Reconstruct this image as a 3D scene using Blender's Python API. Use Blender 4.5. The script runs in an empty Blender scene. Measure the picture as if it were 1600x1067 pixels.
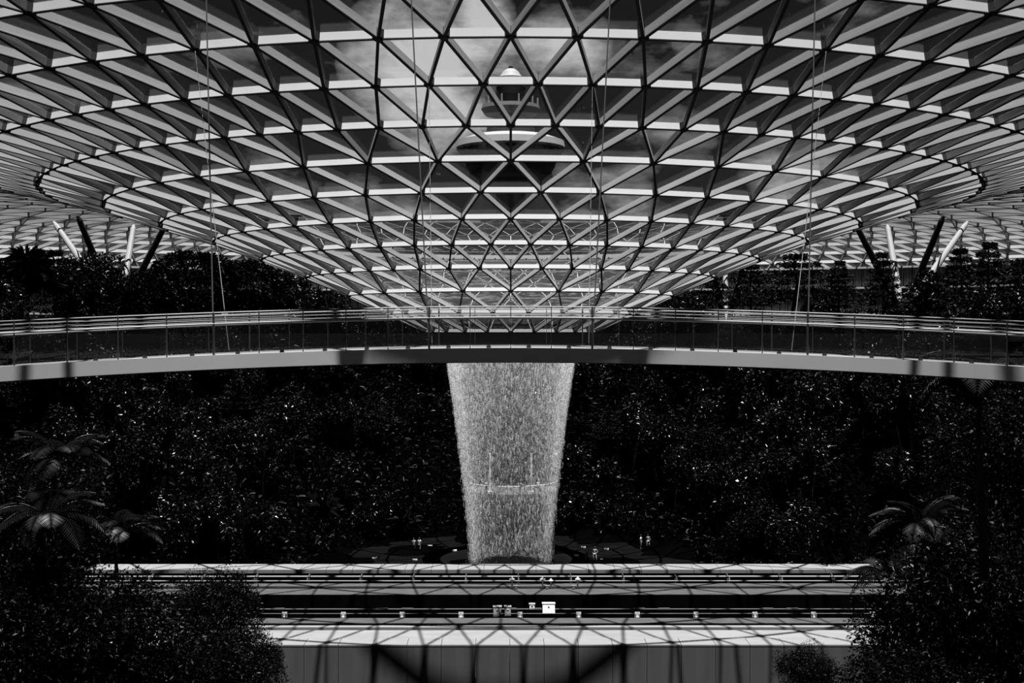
import bpy, math, random
import numpy as np
from mathutils import Vector, Matrix
random.seed(7); rng = np.random.default_rng(7)
S = 150.0; F = 2002.0; CX = 798.0; HY = 505.0
SC = bpy.context.scene
COL = SC.collection

# ------------------------------------------------------------------ camera
cam = bpy.data.cameras.new('camera'); co = bpy.data.objects.new('camera', cam); COL.objects.link(co)
cam.sensor_width = 36.0; cam.lens = F / 1600 * 36.0; cam.clip_start = .5; cam.clip_end = 9000
co.rotation_euler = (math.pi/2 - math.atan((533.5-HY)/F), 0, -math.atan((800-CX)/F))
SC.camera = co

# ------------------------------------------------------------------ exposure
SC.view_settings.view_transform = 'Standard'; SC.view_settings.look = 'None'
SC.view_settings.gamma = 1; SC.view_settings.use_curve_mapping = False
SC.view_settings.exposure = 0.0
SC.cycles.transparent_max_bounces = 40
SC.cycles.max_bounces = 8

# ------------------------------------------------------------------ sky
W = bpy.data.worlds.new('sky'); SC.world = W; W.use_nodes = True
nt = W.node_tree; nt.nodes.clear()
def N(t, **k):
    n = nt.nodes.new(t)
    for a, b in k.items(): setattr(n, a, b)
    return n
def math_(op, a, b=None, c=None, clamp=False):
    n = N('ShaderNodeMath', operation=op, use_clamp=clamp)
    for i, v in enumerate((a, b, c)):
        if v is None: continue
        if isinstance(v, (int, float)): n.inputs[i].default_value = v
        else: nt.links.new(v, n.inputs[i])
    return n.outputs[0]
tc = N('ShaderNodeTexCoord'); sep = N('ShaderNodeSeparateXYZ'); nt.links.new(tc.outputs['Generated'], sep.inputs[0])
mp = N('ShaderNodeMapping'); mp.inputs['Scale'].default_value = (9, 9, 20)
nt.links.new(tc.outputs['Generated'], mp.inputs[0])
no = N('ShaderNodeTexNoise'); no.inputs['Scale'].default_value = 1.0; no.inputs['Detail'].default_value = 9; no.inputs['Roughness'].default_value = .58
nt.links.new(mp.outputs[0], no.inputs['Vector'])
acc = None
def pdir(x, y):
    v = Vector(((x-CX)/F, 1, (HY-y)/F)); return v.normalized()
for (x, y, r, w) in [(672, 100, .072, .34), (745, 22, .032, .36), (865, 75, .045, .16), (985, 272, .03, .16),
                     (420, 318, .045, .14), (640, 330, .03, .10), (1110, 60, .03, .12), (1240, 300, .05, .16), (560, 300, .03, .10), (1060, 215, .03, .12)]:
    d = N('ShaderNodeVectorMath', operation='DISTANCE'); nt.links.new(tc.outputs['Generated'], d.inputs[0]); d.inputs[1].default_value = pdir(x, y)
    t = math_('SUBTRACT', 1.0, math_('DIVIDE', d.outputs['Value'], r), clamp=True)
    t = math_('MULTIPLY', math_('POWER', t, .5), w)
    acc = t if acc is None else math_('MAXIMUM', acc, t)
dens = math_('ADD', no.outputs['Fac'], math_('MULTIPLY', acc, 1.35))
cr = N('ShaderNodeValToRGB'); e = cr.color_ramp.elements
e[0].position = .57; e[0].color = (0, 0, 0, 1); e[1].position = .84; e[1].color = (1, 1, 1, 1)
m_ = e.new(.68); m_.color = (.22, .22, .22, 1)
nt.links.new(dens, cr.inputs[0])
hz = math_('POWER', math_('SUBTRACT', 1.0, math_('ABSOLUTE', sep.outputs[2]), clamp=True), 7.0)
base = math_('ADD', .012, math_('MULTIPLY', hz, .04))
tot = math_('ADD', base, math_('MULTIPLY', cr.outputs[0], .85))
bg = N('ShaderNodeBackground'); nt.links.new(tot, bg.inputs['Color']); bg.inputs['Strength'].default_value = 1.0
wo = N('ShaderNodeOutputWorld'); nt.links.new(bg.outputs[0], wo.inputs[0])

# ------------------------------------------------------------------ sun
SUN_EL = math.radians(80.3)
sd = Vector((.021, -math.cos(SUN_EL), math.sin(SUN_EL)))
sl = bpy.data.lights.new('sun', 'SUN'); sl.energy = 25.0; sl.angle = math.radians(.53)
so = bpy.data.objects.new('sun', sl); COL.objects.link(so)
so.rotation_euler = sd.to_track_quat('Z', 'Y').to_euler(); so.location = (0, 0, 300)

# ------------------------------------------------------------------ materials
MATS = {}
def mat(name, v, rough=.6, metal=0, spec=.3, noise=0, scale=3, bump=0, stretch=(1, 1, 1), seen=0):
    m = bpy.data.materials.new(name); m.use_nodes = True; t = m.node_tree; b = t.nodes['Principled BSDF']
    b.inputs['Base Color'].default_value = (v, v, v, 1); b.inputs['Roughness'].default_value = rough
    b.inputs['Metallic'].default_value = metal; b.inputs['Specular IOR Level'].default_value = spec
    if noise or bump:
        tcn = t.nodes.new('ShaderNodeTexCoord'); mpn = t.nodes.new('ShaderNodeMapping'); mpn.inputs['Scale'].default_value = stretch
        nn = t.nodes.new('ShaderNodeTexNoise'); nn.inputs['Scale'].default_value = scale; nn.inputs['Detail'].default_value = 6
        t.links.new(tcn.outputs['Object'], mpn.inputs[0]); t.links.new(mpn.outputs[0], nn.inputs['Vector'])
        if noise:
            mr = t.nodes.new('ShaderNodeMapRange'); mr.inputs[1].default_value = .3; mr.inputs[2].default_value = .7
            mr.inputs[3].default_value = v*(1-noise); mr.inputs[4].default_value = v*(1+noise)
            t.links.new(nn.outputs['Fac'], mr.inputs[0]); t.links.new(mr.outputs[0], b.inputs['Base Color'])
        if bump:
            bp = t.nodes.new('ShaderNodeBump'); bp.inputs['Strength'].default_value = bump; bp.inputs['Distance'].default_value = .1
            t.links.new(nn.outputs['Fac'], bp.inputs['Height']); t.links.new(bp.outputs[0], b.inputs['Normal'])
    MATS[name] = m; return m
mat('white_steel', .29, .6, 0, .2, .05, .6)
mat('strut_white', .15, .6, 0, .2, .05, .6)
mat('black_steel', .012, .5, 0, .2)  # nodes and fittings; also the shade colour painted under the roof beams
mat('rail_steel', .10, .35, .3, .3)
mat('cable_steel', .10, .4, .3, .3)
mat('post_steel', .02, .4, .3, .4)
mat('bridge_concrete', .28, .6, 0, .2, .06, .5)
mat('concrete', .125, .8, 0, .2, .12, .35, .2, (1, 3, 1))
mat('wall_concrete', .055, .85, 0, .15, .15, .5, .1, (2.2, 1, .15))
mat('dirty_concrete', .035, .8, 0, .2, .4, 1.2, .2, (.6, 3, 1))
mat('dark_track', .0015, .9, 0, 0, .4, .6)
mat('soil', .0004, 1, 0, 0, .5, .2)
mat('paving', .0010, .8, 0, .03, .4, .3)
mat('bark', .014, .85, 0, .1, .5, 2, 0, (1, 1, .3))
mat('pale_bark', .09, .8, 0, .1, .5, 1.5, 0, (1, 1, .3))
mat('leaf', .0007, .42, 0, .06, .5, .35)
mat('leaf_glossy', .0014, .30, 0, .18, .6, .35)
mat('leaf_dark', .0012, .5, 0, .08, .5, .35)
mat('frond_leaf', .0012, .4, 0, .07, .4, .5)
mat('tower', .055, .7, 0, .2, .2, .02)
mat('tower_dark', .015, .6, 0, .2)
mat('tower_white', .21, .6, 0, .2)
mat('white_paint', .4, .5, 0, .3, .05, 2)
mat('grey_box', .05, .6, 0, .3, .2, 2)
mat('mid_box', .15, .6, 0, .3)
mat('skin', .15, .6); mat('cloth_white', .4, .8); mat('cloth_dark', .05, .8); mat('cloth_grey', .15, .8); mat('hair', .01, .6)
mat('ground_far', .01, .9, 0, .1, .5, .01)
def glass(name, tr, gl=.9, rough=.0):
    m = bpy.data.materials.new(name); m.use_nodes = True; t = m.node_tree; t.nodes.clear()
    a = t.nodes.new('ShaderNodeBsdfTransparent'); a.inputs[0].default_value = (tr, tr, tr, 1)
    g = t.nodes.new('ShaderNodeBsdfGlossy'); g.inputs['Color'].default_value = (gl, gl, gl, 1); g.inputs['Roughness'].default_value = rough
    f = t.nodes.new('ShaderNodeFresnel'); f.inputs['IOR'].default_value = 1.35
    x = t.nodes.new('ShaderNodeMixShader'); o = t.nodes.new('ShaderNodeOutputMaterial')
    # thin glass: the same reflectance from either side
    gm = t.nodes.new('ShaderNodeNewGeometry')
    t.links.new(f.outputs[0], x.inputs[0]); t.links.new(a.outputs[0], x.inputs[1]); t.links.new(g.outputs[0], x.inputs[2])
    ml = t.nodes.new('ShaderNodeMath'); ml.operation = 'MULTIPLY'; ml.inputs[1].default_value = -0.609
    ad = t.nodes.new('ShaderNodeMath'); ad.operation = 'ADD'; ad.inputs[1].default_value = 1.35
    t.links.new(gm.outputs['Backfacing'], ml.inputs[0]); t.links.new(ml.outputs[0], ad.inputs[0]); t.links.new(ad.outputs[0], f.inputs['IOR'])
    t.links.new(x.outputs[0], o.inputs[0]); MATS[name] = m
    return m
glass('roof_glass', .84, .35); glass('rail_glass', .8, .8)
def watermat(name, dens, v=.36):
    m = bpy.data.materials.new(name); m.use_nodes = True; t = m.node_tree; t.nodes.clear()
    tr = t.nodes.new('ShaderNodeBsdfTransparent')
    d = t.nodes.new('ShaderNodeBsdfDiffuse'); d.inputs[0].default_value = (v, v, v, 1)
    l = t.nodes.new('ShaderNodeBsdfTranslucent'); l.inputs[0].default_value = (v, v, v, 1)
    m1 = t.nodes.new('ShaderNodeMixShader'); m1.inputs[0].default_value = .5
    m2 = t.nodes.new('ShaderNodeMixShader'); m2.inputs[0].default_value = dens
    o = t.nodes.new('ShaderNodeOutputMaterial')
    t.links.new(d.outputs[0], m1.inputs[1]); t.links.new(l.outputs[0], m1.inputs[2])
    t.links.new(tr.outputs[0], m2.inputs[1]); t.links.new(m1.outputs[0], m2.inputs[2]); t.links.new(m2.outputs[0], o.inputs[0])
    MATS[name] = m
watermat('water_drops', .42)
def mistmat():
    m = bpy.data.materials.new('spray'); m.use_nodes = True; t = m.node_tree; t.nodes.clear()
    v = t.nodes.new('ShaderNodeVolumeScatter'); v.inputs['Color'].default_value = (.95, .95, .95, 1); v.inputs['Density'].default_value = .026
    o = t.nodes.new('ShaderNodeOutputMaterial'); t.links.new(v.outputs[0], o.inputs['Volume']); MATS['spray'] = m
mistmat(); watermat('water_foam', .8); watermat('water_sheet', .045)

# ------------------------------------------------------------------ helpers
class MB:
    def __init__(s): s.v = []; s.f = []; s.n = 0
    def add(s, verts, faces):
        s.v.extend([tuple(v) for v in verts]); s.f.extend([tuple(i + s.n for i in f) for f in faces]); s.n += len(verts)
    def box(s, x0, x1, y0, y1, z0, z1):
        s.add([(x0,y0,z0),(x1,y0,z0),(x1,y1,z0),(x0,y1,z0),(x0,y0,z1),(x1,y0,z1),(x1,y1,z1),(x0,y1,z1)],
              [(0,3,2,1),(4,5,6,7),(0,1,5,4),(1,2,6,5),(2,3,7,6),(3,0,4,7)])
    def tube(s, pts, rad, k=6, cap=True):
        pts = [Vector(p) for p in pts]; rad = rad if hasattr(rad, '__len__') else [rad]*len(pts)
        V = []; Fc = []
        for i, p in enumerate(pts):
            d = (pts[min(i+1, len(pts)-1)] - pts[max(i-1, 0)]).normalized()
            a = d.cross(Vector((0, 0, 1)) if abs(d.z) < .95 else Vector((0, 1, 0))).normalized(); b = d.cross(a)
            for j in range(k):
                t = 2*math.pi*j/k; V.append(p + (a*math.cos(t) + b*math.sin(t))*rad[i])
        for i in range(len(pts)-1):
            for j in range(k):
                q = (j+1) % k; Fc.append((i*k+j, i*k+q, (i+1)*k+q, (i+1)*k+j))
        if cap: Fc.append(tuple(range(k))[::-1]); Fc.append(tuple((len(pts)-1)*k+j for j in range(k)))
        s.add(V, Fc)
    def lathe(s, prof, cx=0, cy=0, k=48, a0=0, a1=2*math.pi):
        full = abs(a1-a0-2*math.pi) < 1e-6; m = k if full else k+1
        V = [(cx + r*math.sin(a0+(a1-a0)*j/k), cy - r*math.cos(a0+(a1-a0)*j/k), z) for (r, z) in prof for j in range(m)]
        Fc = []
        for i in range(len(prof)-1):
            for j in range(k):
                q = (j+1) % m; Fc.append((i*m+j, i*m+q, (i+1)*m+q, (i+1)*m+j))
        s.add(V, Fc)
    def mesh(s, name, m):
        me = bpy.data.meshes.new(name); me.from_pydata(s.v, [], s.f)
        if m: me.materials.append(MATS[m])
        me.update(); return me
    def build(s, name, m, parent=None): return link(name, s.mesh(name, m), parent)
def link(name, data, parent=None, loc=None):
    o = bpy.data.objects.new(name, data); COL.objects.link(o)
    if parent: o.parent = parent
    if loc is not None: o.location = loc
    return o
def tag(o, label=None, cat=None, group=None, kind=None):
    for a, b in (('label', label), ('category', cat), ('group', group), ('kind', kind)):
        if b: o[a] = b
    return o
def thing(name, label, cat, loc=(0, 0, 0), group=None, kind=None, rz=0):
    o = bpy.data.objects.new(name, None); COL.objects.link(o); o.location = loc; o.rotation_euler.z = rz
    o.empty_display_size = .1
    return tag(o, label, cat, group, kind)
def dup(root, loc, rz=0, sc=1.0, label=None, group=None):
    r = root.copy(); COL.objects.link(r); r.location = loc; r.rotation_euler = (0, 0, rz)
    r.scale = (sc,)*3 if not hasattr(sc, '__len__') else sc
    if label: r['label'] = label
    if group: r['group'] = group
    elif 'group' in r: del r['group']
    for ch in list(root.children):
        c = ch.copy(); COL.objects.link(c); c.parent = r
        for g in list(ch.children):
            d = g.copy(); COL.objects.link(d); d.parent = c
    return r
def P(x, y, z):            # pixel and depth (in units of S) to a point in metres
    return Vector(((x-CX)/F*z*S, z*S, (HY-y)/F*z*S))
def npmesh(name, V, T, m):
    me = bpy.data.meshes.new(name); V = np.asarray(V, np.float32); T = np.asarray(T, np.int32)
    k = T.shape[1]
    me.vertices.add(len(V)); me.vertices.foreach_set('co', V.ravel())
    me.loops.add(T.size); me.loops.foreach_set('vertex_index', T.ravel())
    me.polygons.add(len(T)); me.polygons.foreach_set('loop_start', np.arange(0, T.size, k, dtype=np.int32))
    me.materials.append(MATS[m]); me.update(calc_edges=True); return me

# ------------------------------------------------------------------ terrain
def sstep(t): t = min(1, max(0, t)); return t*t*(3-2*t)
def ground(x, y):           # metres in, metres out
    x /= S; z = y/S
    r0 = .15 + .13*sstep((1.0-z)/.12)
    r = math.hypot(x, max(z-1, 0))
    t = (r - r0)/.30
    h = -.190 + .175*min(1, max(0, t))**.8
    if z < .66: h -= .07*sstep((.66-z)/.004)*(1-min(1, max(0, t)))
    if r > .62: h -= .16*sstep((r-.62)/.5)*(1 if z > .7 else 0)
    return h*S
xs = np.linspace(-1.3, 1.3, 105); ys = np.concatenate([np.linspace(-.35, .6, 20), np.linspace(.64, .68, 9), np.linspace(.7, 1.7, 60), np.linspace(1.75, 2.4, 8)])
V = [(x*S, y*S, ground(x*S, y*S) + .5*math.sin(x*60)*math.cos(y*53)) for y in ys for x in xs]
nx = len(xs); Fc = [(j*nx+i, j*nx+i+1, (j+1)*nx+i+1, (j+1)*nx+i) for j in range(len(ys)-1) for i in range(nx-1)]
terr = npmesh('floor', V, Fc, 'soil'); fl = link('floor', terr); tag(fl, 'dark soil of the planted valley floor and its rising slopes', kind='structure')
b = MB(); b.lathe([(.01*S, -.31*S), (40*S, -.31*S)], 0, S, 64); tag(b.build('ground', 'ground_far'), 'flat open ground outside the glass roof', kind='structure')
b = MB(); b.lathe([(.0, -.1895*S), (.148*S, -.1895*S), (.148*S, -.1915*S)], 0, S*1.0, 64)
tag(b.build('path', 'paving'), 'dark paved plaza around the foot of the waterfall', kind='structure')

# ------------------------------------------------------------------ the glass roof
RG = [(.0676,-.0069,24,0),(.0966,.007,24,2),(.1269,.0215,24,0),(.1583,.0357,48,0),(.1918,.0492,48,1),(.2268,.0625,48,0),(.2645,.0746,48,1),(.3038,.0876,48,0),
      (.3468,.100,96,0),(.3943,.1121,96,.5),(.4432,.1237,96,0),(.497,.133,96,.5),(.556,.139,96,0),(.625,.1435,96,.5),(.705,.1465,96,0),(.7918,.147,96,.5),
      (.87,.143,192,0),(.92,.138,192,.25),(.965,.131,192,0),(1.01,.121,192,.25),(1.05,.110,192,0),(1.085,.097,192,.25),(1.115,.082,192,0),(1.14,.066,192,.25),(1.16,.048,192,0),(1.175,.028,192,.25),(1.185,.005,192,0)]
DROP = .0733
def rp(R, h0, a):
    dr = DROP*R*R*(1-math.cos(a)); dr = .02*(1-math.exp(-dr/.02))
    return Vector((-R*math.sin(a)*S, (1-R*math.cos(a))*S, (h0-dr)*S))
_R = [g[0] for g in RG]; _H = [g[1] for g in RG]
def rnorm(R, a):
    e_ = .012
    h = lambda q: float(np.interp(q, _R, _H))
    p0 = rp(R-e_, h(R-e_) if R-e_ > _R[0] else _H[0]-(_R[0]-R+e_)*.47, a); p1 = rp(R+e_, h(R+e_), a)
    q0 = rp(R, h(R), a-.02); q1 = rp(R, h(R), a+.02)
    n = (p1-p0).cross(q1-q0).normalized()
    return n if n.z > 0 else -n
def depth(R): return float(np.interp(R, [.06, .45, .9], [.0028, .0044, .0050]))*S
nodes = []; ringidx = []
for (R, h, n, off) in RG:
    row = []
    for i in range(n):
        a = (i*96/n + off)*2*math.pi/96
        row.append(len(nodes)); nodes.append((rp(R, h, a), rnorm(R, a), depth(R), R))
    ringidx.append(row)
edges_r = []; edges_d = []; tris = []
for k, row in enumerate(ringidx):
    n = len(row)
    for i in range(n): edges_r.append((row[i], row[(i+1) % n]))
for k in range(len(ringidx)-1):
    A, B = ringidx[k], ringidx[k+1]; n, m = len(A), len(B)
    oa, ob = RG[k][3], RG[k+1][3]
    if n == m:
        if ob > oa:     # B between A_i and A_i+1
            for i in range(n):
                edges_d += [(A[i], B[i]), (A[(i+1) % n], B[i])]
                tris += [(A[i], A[(i+1) % n], B[i]), (B[i], B[(i+1) % n], A[(i+1) % n])]
        else:
            for i in range(n):
                edges_d += [(A[i], B[i]), (A[i], B[(i+1) % n])]
                tris += [(B[i], B[(i+1) % n], A[i]), (A[i], A[(i+1) % n], B[(i+1) % n])]
    elif oa == 0:       # twice as many above
        for i in range(n):
            b0, b1, b2 = B[2*i], B[2*i+1], B[(2*i+2) % m]; a0, a1 = A[i], A[(i+1) % n]
            edges_d += [(a0, b0), (a0, b1), (a1, b1)]
            tris += [(a0, a1, b1), (a0, b0, b1), (a1, b1, b2)]
    else:               # coarse ring offset by half a cell of its own
        o2 = int(round(oa/(96/m)))
        for i in range(n):
            a0, a1 = A[i], A[(i+1) % n]; b0, b1, b2 = B[(2*i+o2) % m], B[(2*i+1+o2) % m], B[(2*i+2+o2) % m]
            edges_d += [(a0, b0), (a0, b1), (a1, b1)]
            tris += [(a0, a1, b1), (a0, b0, b1), (a1, b1, b2)]
def proj(p):
    return (CX + F*p.x/max(p.y, 1), HY - F*p.z/max(p.y, 1))
def seen_size(ids):
    ps = [proj(nodes[i][0]) for i in ids]; c = sum((nodes[i][0] for i in ids), Vector())/len(ids)
    if c.y < 20: return 0
    ins = [p for p in ps if -30 < p[0] < 1630 and -30 < p[1] < 1067]
    if not ins: return 0
    near = 1 if c.y < S else .15
    if len(ids) == 1: return 1/nodes[ids[0]][0].y*near
    return max(math.dist(ps[0], q) for q in ps[1:])*near*len(ins)/len(ids)
def beam_geo(a, b):
    (p, n1, d1, _), (q, n2, d2, _) = nodes[a], nodes[b]
    t = (q-p).normalized(); L = (q-p).length; tr = min(.45*(d1+d2)*.5, L*.2)
    w = .12*(d1+d2)*.5; wf_ = .17*(d1+d2)*.5
    V = []; Q = [(0,1,2,3),(7,6,5,4),(0,4,5,1),(1,5,6,2),(2,6,7,3),(3,7,4,0)]
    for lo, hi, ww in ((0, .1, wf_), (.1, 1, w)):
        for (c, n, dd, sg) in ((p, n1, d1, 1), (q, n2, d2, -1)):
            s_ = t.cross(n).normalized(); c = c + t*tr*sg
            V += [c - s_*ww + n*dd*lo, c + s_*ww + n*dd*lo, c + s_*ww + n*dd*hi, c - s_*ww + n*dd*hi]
    return V, Q + [tuple(i+8 for i in f) for f in Q]
def node_geo(a):
    p, n, d, R = nodes[a]; r = .66*d; ax = Vector((p.x, p.y-S, 0)).normalized(); ax = (ax - n*ax.dot(n)).normalized(); bx = n.cross(ax)
    V = []
    for z_, rr in ((-.06*d, r*.72), (.12*d, r), (1.0*d, r)):
        for j in range(6):
            t = math.pi/3*j + math.pi/6
            V.append(p + n*z_ + (ax*math.cos(t) + bx*math.sin(t))*rr)
    Fc = [(5,4,3,2,1,0), (12,13,14,15,16,17)]
    for l in (0, 6):
        for j in range(6): Fc.append((l+j, l+(j+1) % 6, l+6+(j+1) % 6, l+6+j))
    return V, Fc
def pane_geo(tr):
    ps = [nodes[i][0] + nodes[i][1]*nodes[i][2]*.96 for i in tr]; c = sum(ps, Vector())/3
    ps = [p + (c-p)*.012 for p in ps]; nn = sum((nodes[i][1] for i in tr), Vector()).normalized()*.05
    return ps + [p+nn for p in ps], [(0,2,1),(3,4,5),(0,1,4,3),(1,2,5,4),(2,0,3,5)]
def frame_geo(tr):      # dark glazing frame strip inside each cell, just under the pane
    ps = [nodes[i][0] + nodes[i][1]*nodes[i][2]*.93 for i in tr]; c = sum(ps, Vector())/3
    o_ = [p + (c-p)*.05 for p in ps]; i_ = [p + (c-p)*.10 for p in ps]; V = o_ + i_; 
    return V, [(0,1,4,3),(1,2,5,4),(2,0,3,5)]
roof = thing('ceiling', 'funnel-shaped glass roof of triangular panes on white steel beams', None, (0, 0, 0), kind='structure')
def shade_underside(me):          # beam underside shade painted in: black lower strip (six faces), pale web (six faces)
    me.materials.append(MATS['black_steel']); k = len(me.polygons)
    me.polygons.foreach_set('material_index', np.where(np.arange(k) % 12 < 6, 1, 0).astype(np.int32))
def pieces(items, geo, name, m, restname, lab=None):
    sc_ = sorted(items, key=lambda t: -seen_size(t if hasattr(t, '__len__') else (t,)))
    for it in sc_[:300]:
        mb = MB(); mb.add(*(geo(*it) if name.endswith('beam') else geo(it if name != 'node_joint' else it)))
        v = [Vector(q) for q in mb.v]; c = sum(v, Vector())/len(v); mb.v = [tuple(q-c) for q in v]
        o = mb.build(name, m, roof); o.location = c
        if name.endswith('beam'): shade_underside(o.data)
    mb = MB()
    for it in sc_[300:]:
        mb.add(*(geo(*it) if name.endswith('beam') else geo(it)))
    o = mb.build(restname, m, roof); tag(o, kind='stuff')
    if name.endswith('beam'): shade_underside(o.data)
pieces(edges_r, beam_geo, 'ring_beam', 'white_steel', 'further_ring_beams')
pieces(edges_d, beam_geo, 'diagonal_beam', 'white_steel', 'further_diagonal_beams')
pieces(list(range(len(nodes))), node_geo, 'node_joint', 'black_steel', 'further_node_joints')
pieces(tris, pane_geo, 'glass_pane', 'roof_glass', 'further_glass_panes')

# oculus ring beam and weir
oc = thing('oculus_ring', 'dark round ring beam closing the bottom of the glass funnel', 'ring beam', (0, S, 0))
b = MB(); b.lathe([(.0655*S, -.0070*S), (.0665*S, -.0095*S), (.062*S, -.0150*S), (.0575*S, -.0150*S), (.0575*S, -.0070*S), (.0655*S, -.0070*S)], 0, 0, 72); b.build('beam', 'tower_dark', oc)
b = MB(); b.lathe([(.0575*S, -.0150*S), (.0575*S, -.0172*S), (.0530*S, -.0172*S), (.0530*S, -.0140*S), (.0575*S, -.0150*S)], 0, 0, 72); tag(b.build('lip', 'concrete', oc), 'pale lip the water falls from')
wc = thing('water_channel', 'white curved water channel seen through the glass on the far side of the funnel', 'channel', (0, S, 0))
b = MB(); A_ = 2.3
b.lathe([(.243*S, .0615*S), (.243*S, .0655*S), (.233*S, .0655*S), (.233*S, .0615*S), (.243*S, .0615*S)], 0, 0, 40, A_, 2*math.pi-A_)
b.build('gutter', 'white_paint', wc)
b = MB()
for i in range(40):
    a = A_ + (2*math.pi-2*A_)*i/39; c = Vector((.232*S*math.sin(a), -.232*S*math.cos(a), .0585*S)); b.tube([c, c + Vector((0, 0, .6))], .12, 5)
b.build('nozzles', 'black_steel', wc)['kind'] = 'stuff'

# ------------------------------------------------------------------ waterfall
WP = [(-.0150, .0545), (-.03, .0495), (-.067, .0442), (-.117, .038), (-.157, .0337), (-.1893, .0310)]
wz = np.array([p[0] for p in WP])[::-1]; wr = np.array([p[1] for p in WP])[::-1]
wf = thing('waterfall', 'tall round curtain of falling water dropping from the roof funnel into the garden', 'waterfall', (0, S, 0))
def drops(n, size, name, spread, seed):
    g = np.random.default_rng(seed)
    h = -.0150 - .1740*g.random(n*3)
    a = g.random(n*3)*2*np.pi
    G = g.random((64, 180)); gi = (a/(2*np.pi)*180); gj = (-.0150-h)/.173*62; i0 = gi.astype(int); j0 = gj.astype(int); fi = gi-i0; fj = gj-j0
    q = lambda i, j: G[j, i % 180]
    nz = (q(i0, j0)*(1-fi)+q(i0+1, j0)*fi)*(1-fj) + (q(i0, j0+1)*(1-fi)+q(i0+1, j0+1)*fi)*fj
    ok = g.random(n*3) < np.clip((nz-.28)*2.4, .04, 1)*(1-.35*(-.0150-h)/.173); h = h[ok][:n]; a = a[ok][:n]; n = len(h)
    # strands: the lip releases the water in jets that break up on the way down
    fall = (-.0150-h)/.173
    r = np.interp(h, wz, wr)*(1 - np.abs(g.normal(0, 1, n))*spread*(.25+fall)) + g.normal(0, .0011, n)*(.2+fall)
    L = size*(.5+1.6*g.random(n)); w = size*.13*(.6+.8*g.random(n))
    c = np.stack([r*np.sin(a)*S, -r*np.cos(a)*S, h*S], 1)
    t0 = g.random(n)*6.28
    V = np.zeros((n, 5, 3), np.float32)
    V[:, 0] = c + np.stack([0*L, 0*L, L*.35], 1); V[:, 4] = c - np.stack([0*L, 0*L, L*.65], 1)
    for j in range(3):
        t = t0 + j*2.094; V[:, 1+j] = c + np.stack([w*np.cos(t), w*np.sin(t), 0*L], 1)
    T = np.array([(0,1,2),(0,2,3),(0,3,1),(4,2,1),(4,3,2),(4,1,3)])
    T = (np.arange(n)[:, None, None]*5 + T[None]).reshape(-1, 3)
    o = link(name, npmesh(name, V.reshape(-1, 3), T, 'water_drops'), wf); o['kind'] = 'stuff'
drops(10000, .34, 'water_strands', .03, 1)
drops(34000, .15, 'water_droplets', .09, 2)
b = MB(); b.lathe(([(r*(1.0+.03*(1-.3*k/5))*S, h*S) for k, (h, r) in enumerate(WP)] + [(r*.84*S, h*S) for h, r in reversed(WP)] + [(WP[0][1]*1.03*S, WP[0][0]*S)])[::-1], 0, 0, 64)
o = b.build('spray', 'spray', wf); o['kind'] = 'stuff'
bs = thing('pool_rim', 'round dark pool rim the waterfall drops into', 'pool rim', (0, S, 0))
b = MB(); b.lathe([(.036*S, -.1895*S), (.036*S, -.1865*S), (.034*S, -.1865*S), (.034*S, -.1895*S)], 0, 0, 64); b.build('rim', 'paving', bs)
b = MB(); b.lathe([(0, -.1872*S), (.034*S, -.1872*S)], 0, 0, 48); b.build('water', 'dark_track', bs)
fs = MB(); rr_ = [.074, .09, .11, .13, .155, .18, .205, .225]; kk = 96
for R in rr_:
    for j in range(kk):
        a = 2*math.pi*j/kk; fs.v.append(tuple(rp(R, float(np.interp(R, _R, _H)), a) + rnorm(R, a)*(depth(R)+.18)))
fs.f = [(i*kk+j, i*kk+(j+1) % kk, (i+1)*kk+(j+1) % kk, (i+1)*kk+j) for i in range(len(rr_)-1) for j in range(kk)]
tag(fs.build('sliding_water', 'water_sheet'), 'thin sheet of water sliding down the glass of the funnel towards its opening', 'water', kind='stuff')
# splashes running on the far glass of the funnel
g = random.Random(5); mb = MB()
for i in range(900):
    k = g.random(); R = .075 + .12*k; a = math.pi + g.uniform(-1.1, 1.1); h = float(np.interp(R, _R, _H))
    p = rp(R, h, a) + rnorm(R, a)*(depth(R)+.25); t = Vector((math.cos(a), -math.sin(a), 0)); L = g.uniform(.25, 1.0)
    u = Vector((0, 0, .08)); q = rnorm(R, a)*.06
    p = p + t*g.uniform(-.3, .3)
    mb.add([p-t*L, p-u, p+t*L, p+u, p+q], [(0,1,4),(1,2,4),(2,3,4),(3,0,4)])
tag(mb.build('running_water', 'water_foam'), 'white runnels of water sliding down the far glass of the funnel', 'water', kind='stuff')

# ------------------------------------------------------------------ footbridge
BZ = .235
def bz(u): return BZ*(1-.08*abs(u)**2.5)
def bpx(u): return 543.7 + 29*abs(u)**1.75
def bpt(u, dy=0, off=0):     # u: -1 left picture edge .. 1 right; dy in pixels at the near edge (as metres); off: metres back
    z = bz(u); p = P(CX + u*797, bpx(u), z); p.z += -dy/F*BZ*S; p.y += off; return p
BW = 5.0
US = [i/24*1.45 for i in range(-24, 25)]
br = thing('footbridge', 'long pale footbridge with glass railings crossing in front of the waterfall', 'bridge', (0, BZ*S, 0))
br_off = Vector((0, BZ*S, 0))
def swept(prof, name, m, lab=None):
    mb = MB(); V = []; k = len(prof)
    for u in US:
        for (o_, d_) in prof: V.append(bpt(u, d_, o_) - br_off)
    Fc = [(i*k+j, i*k+(j+1) % k, (i+1)*k+(j+1) % k, (i+1)*k+j) for i in range(len(US)-1) for j in range(k)]
    Fc += [tuple(range(k)), tuple((len(US)-1)*k+j for j in range(k))[::-1]]
    mb.add(V, Fc); o = mb.build(name, m, br)
    if lab: o['label'] = lab
    return o
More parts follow.
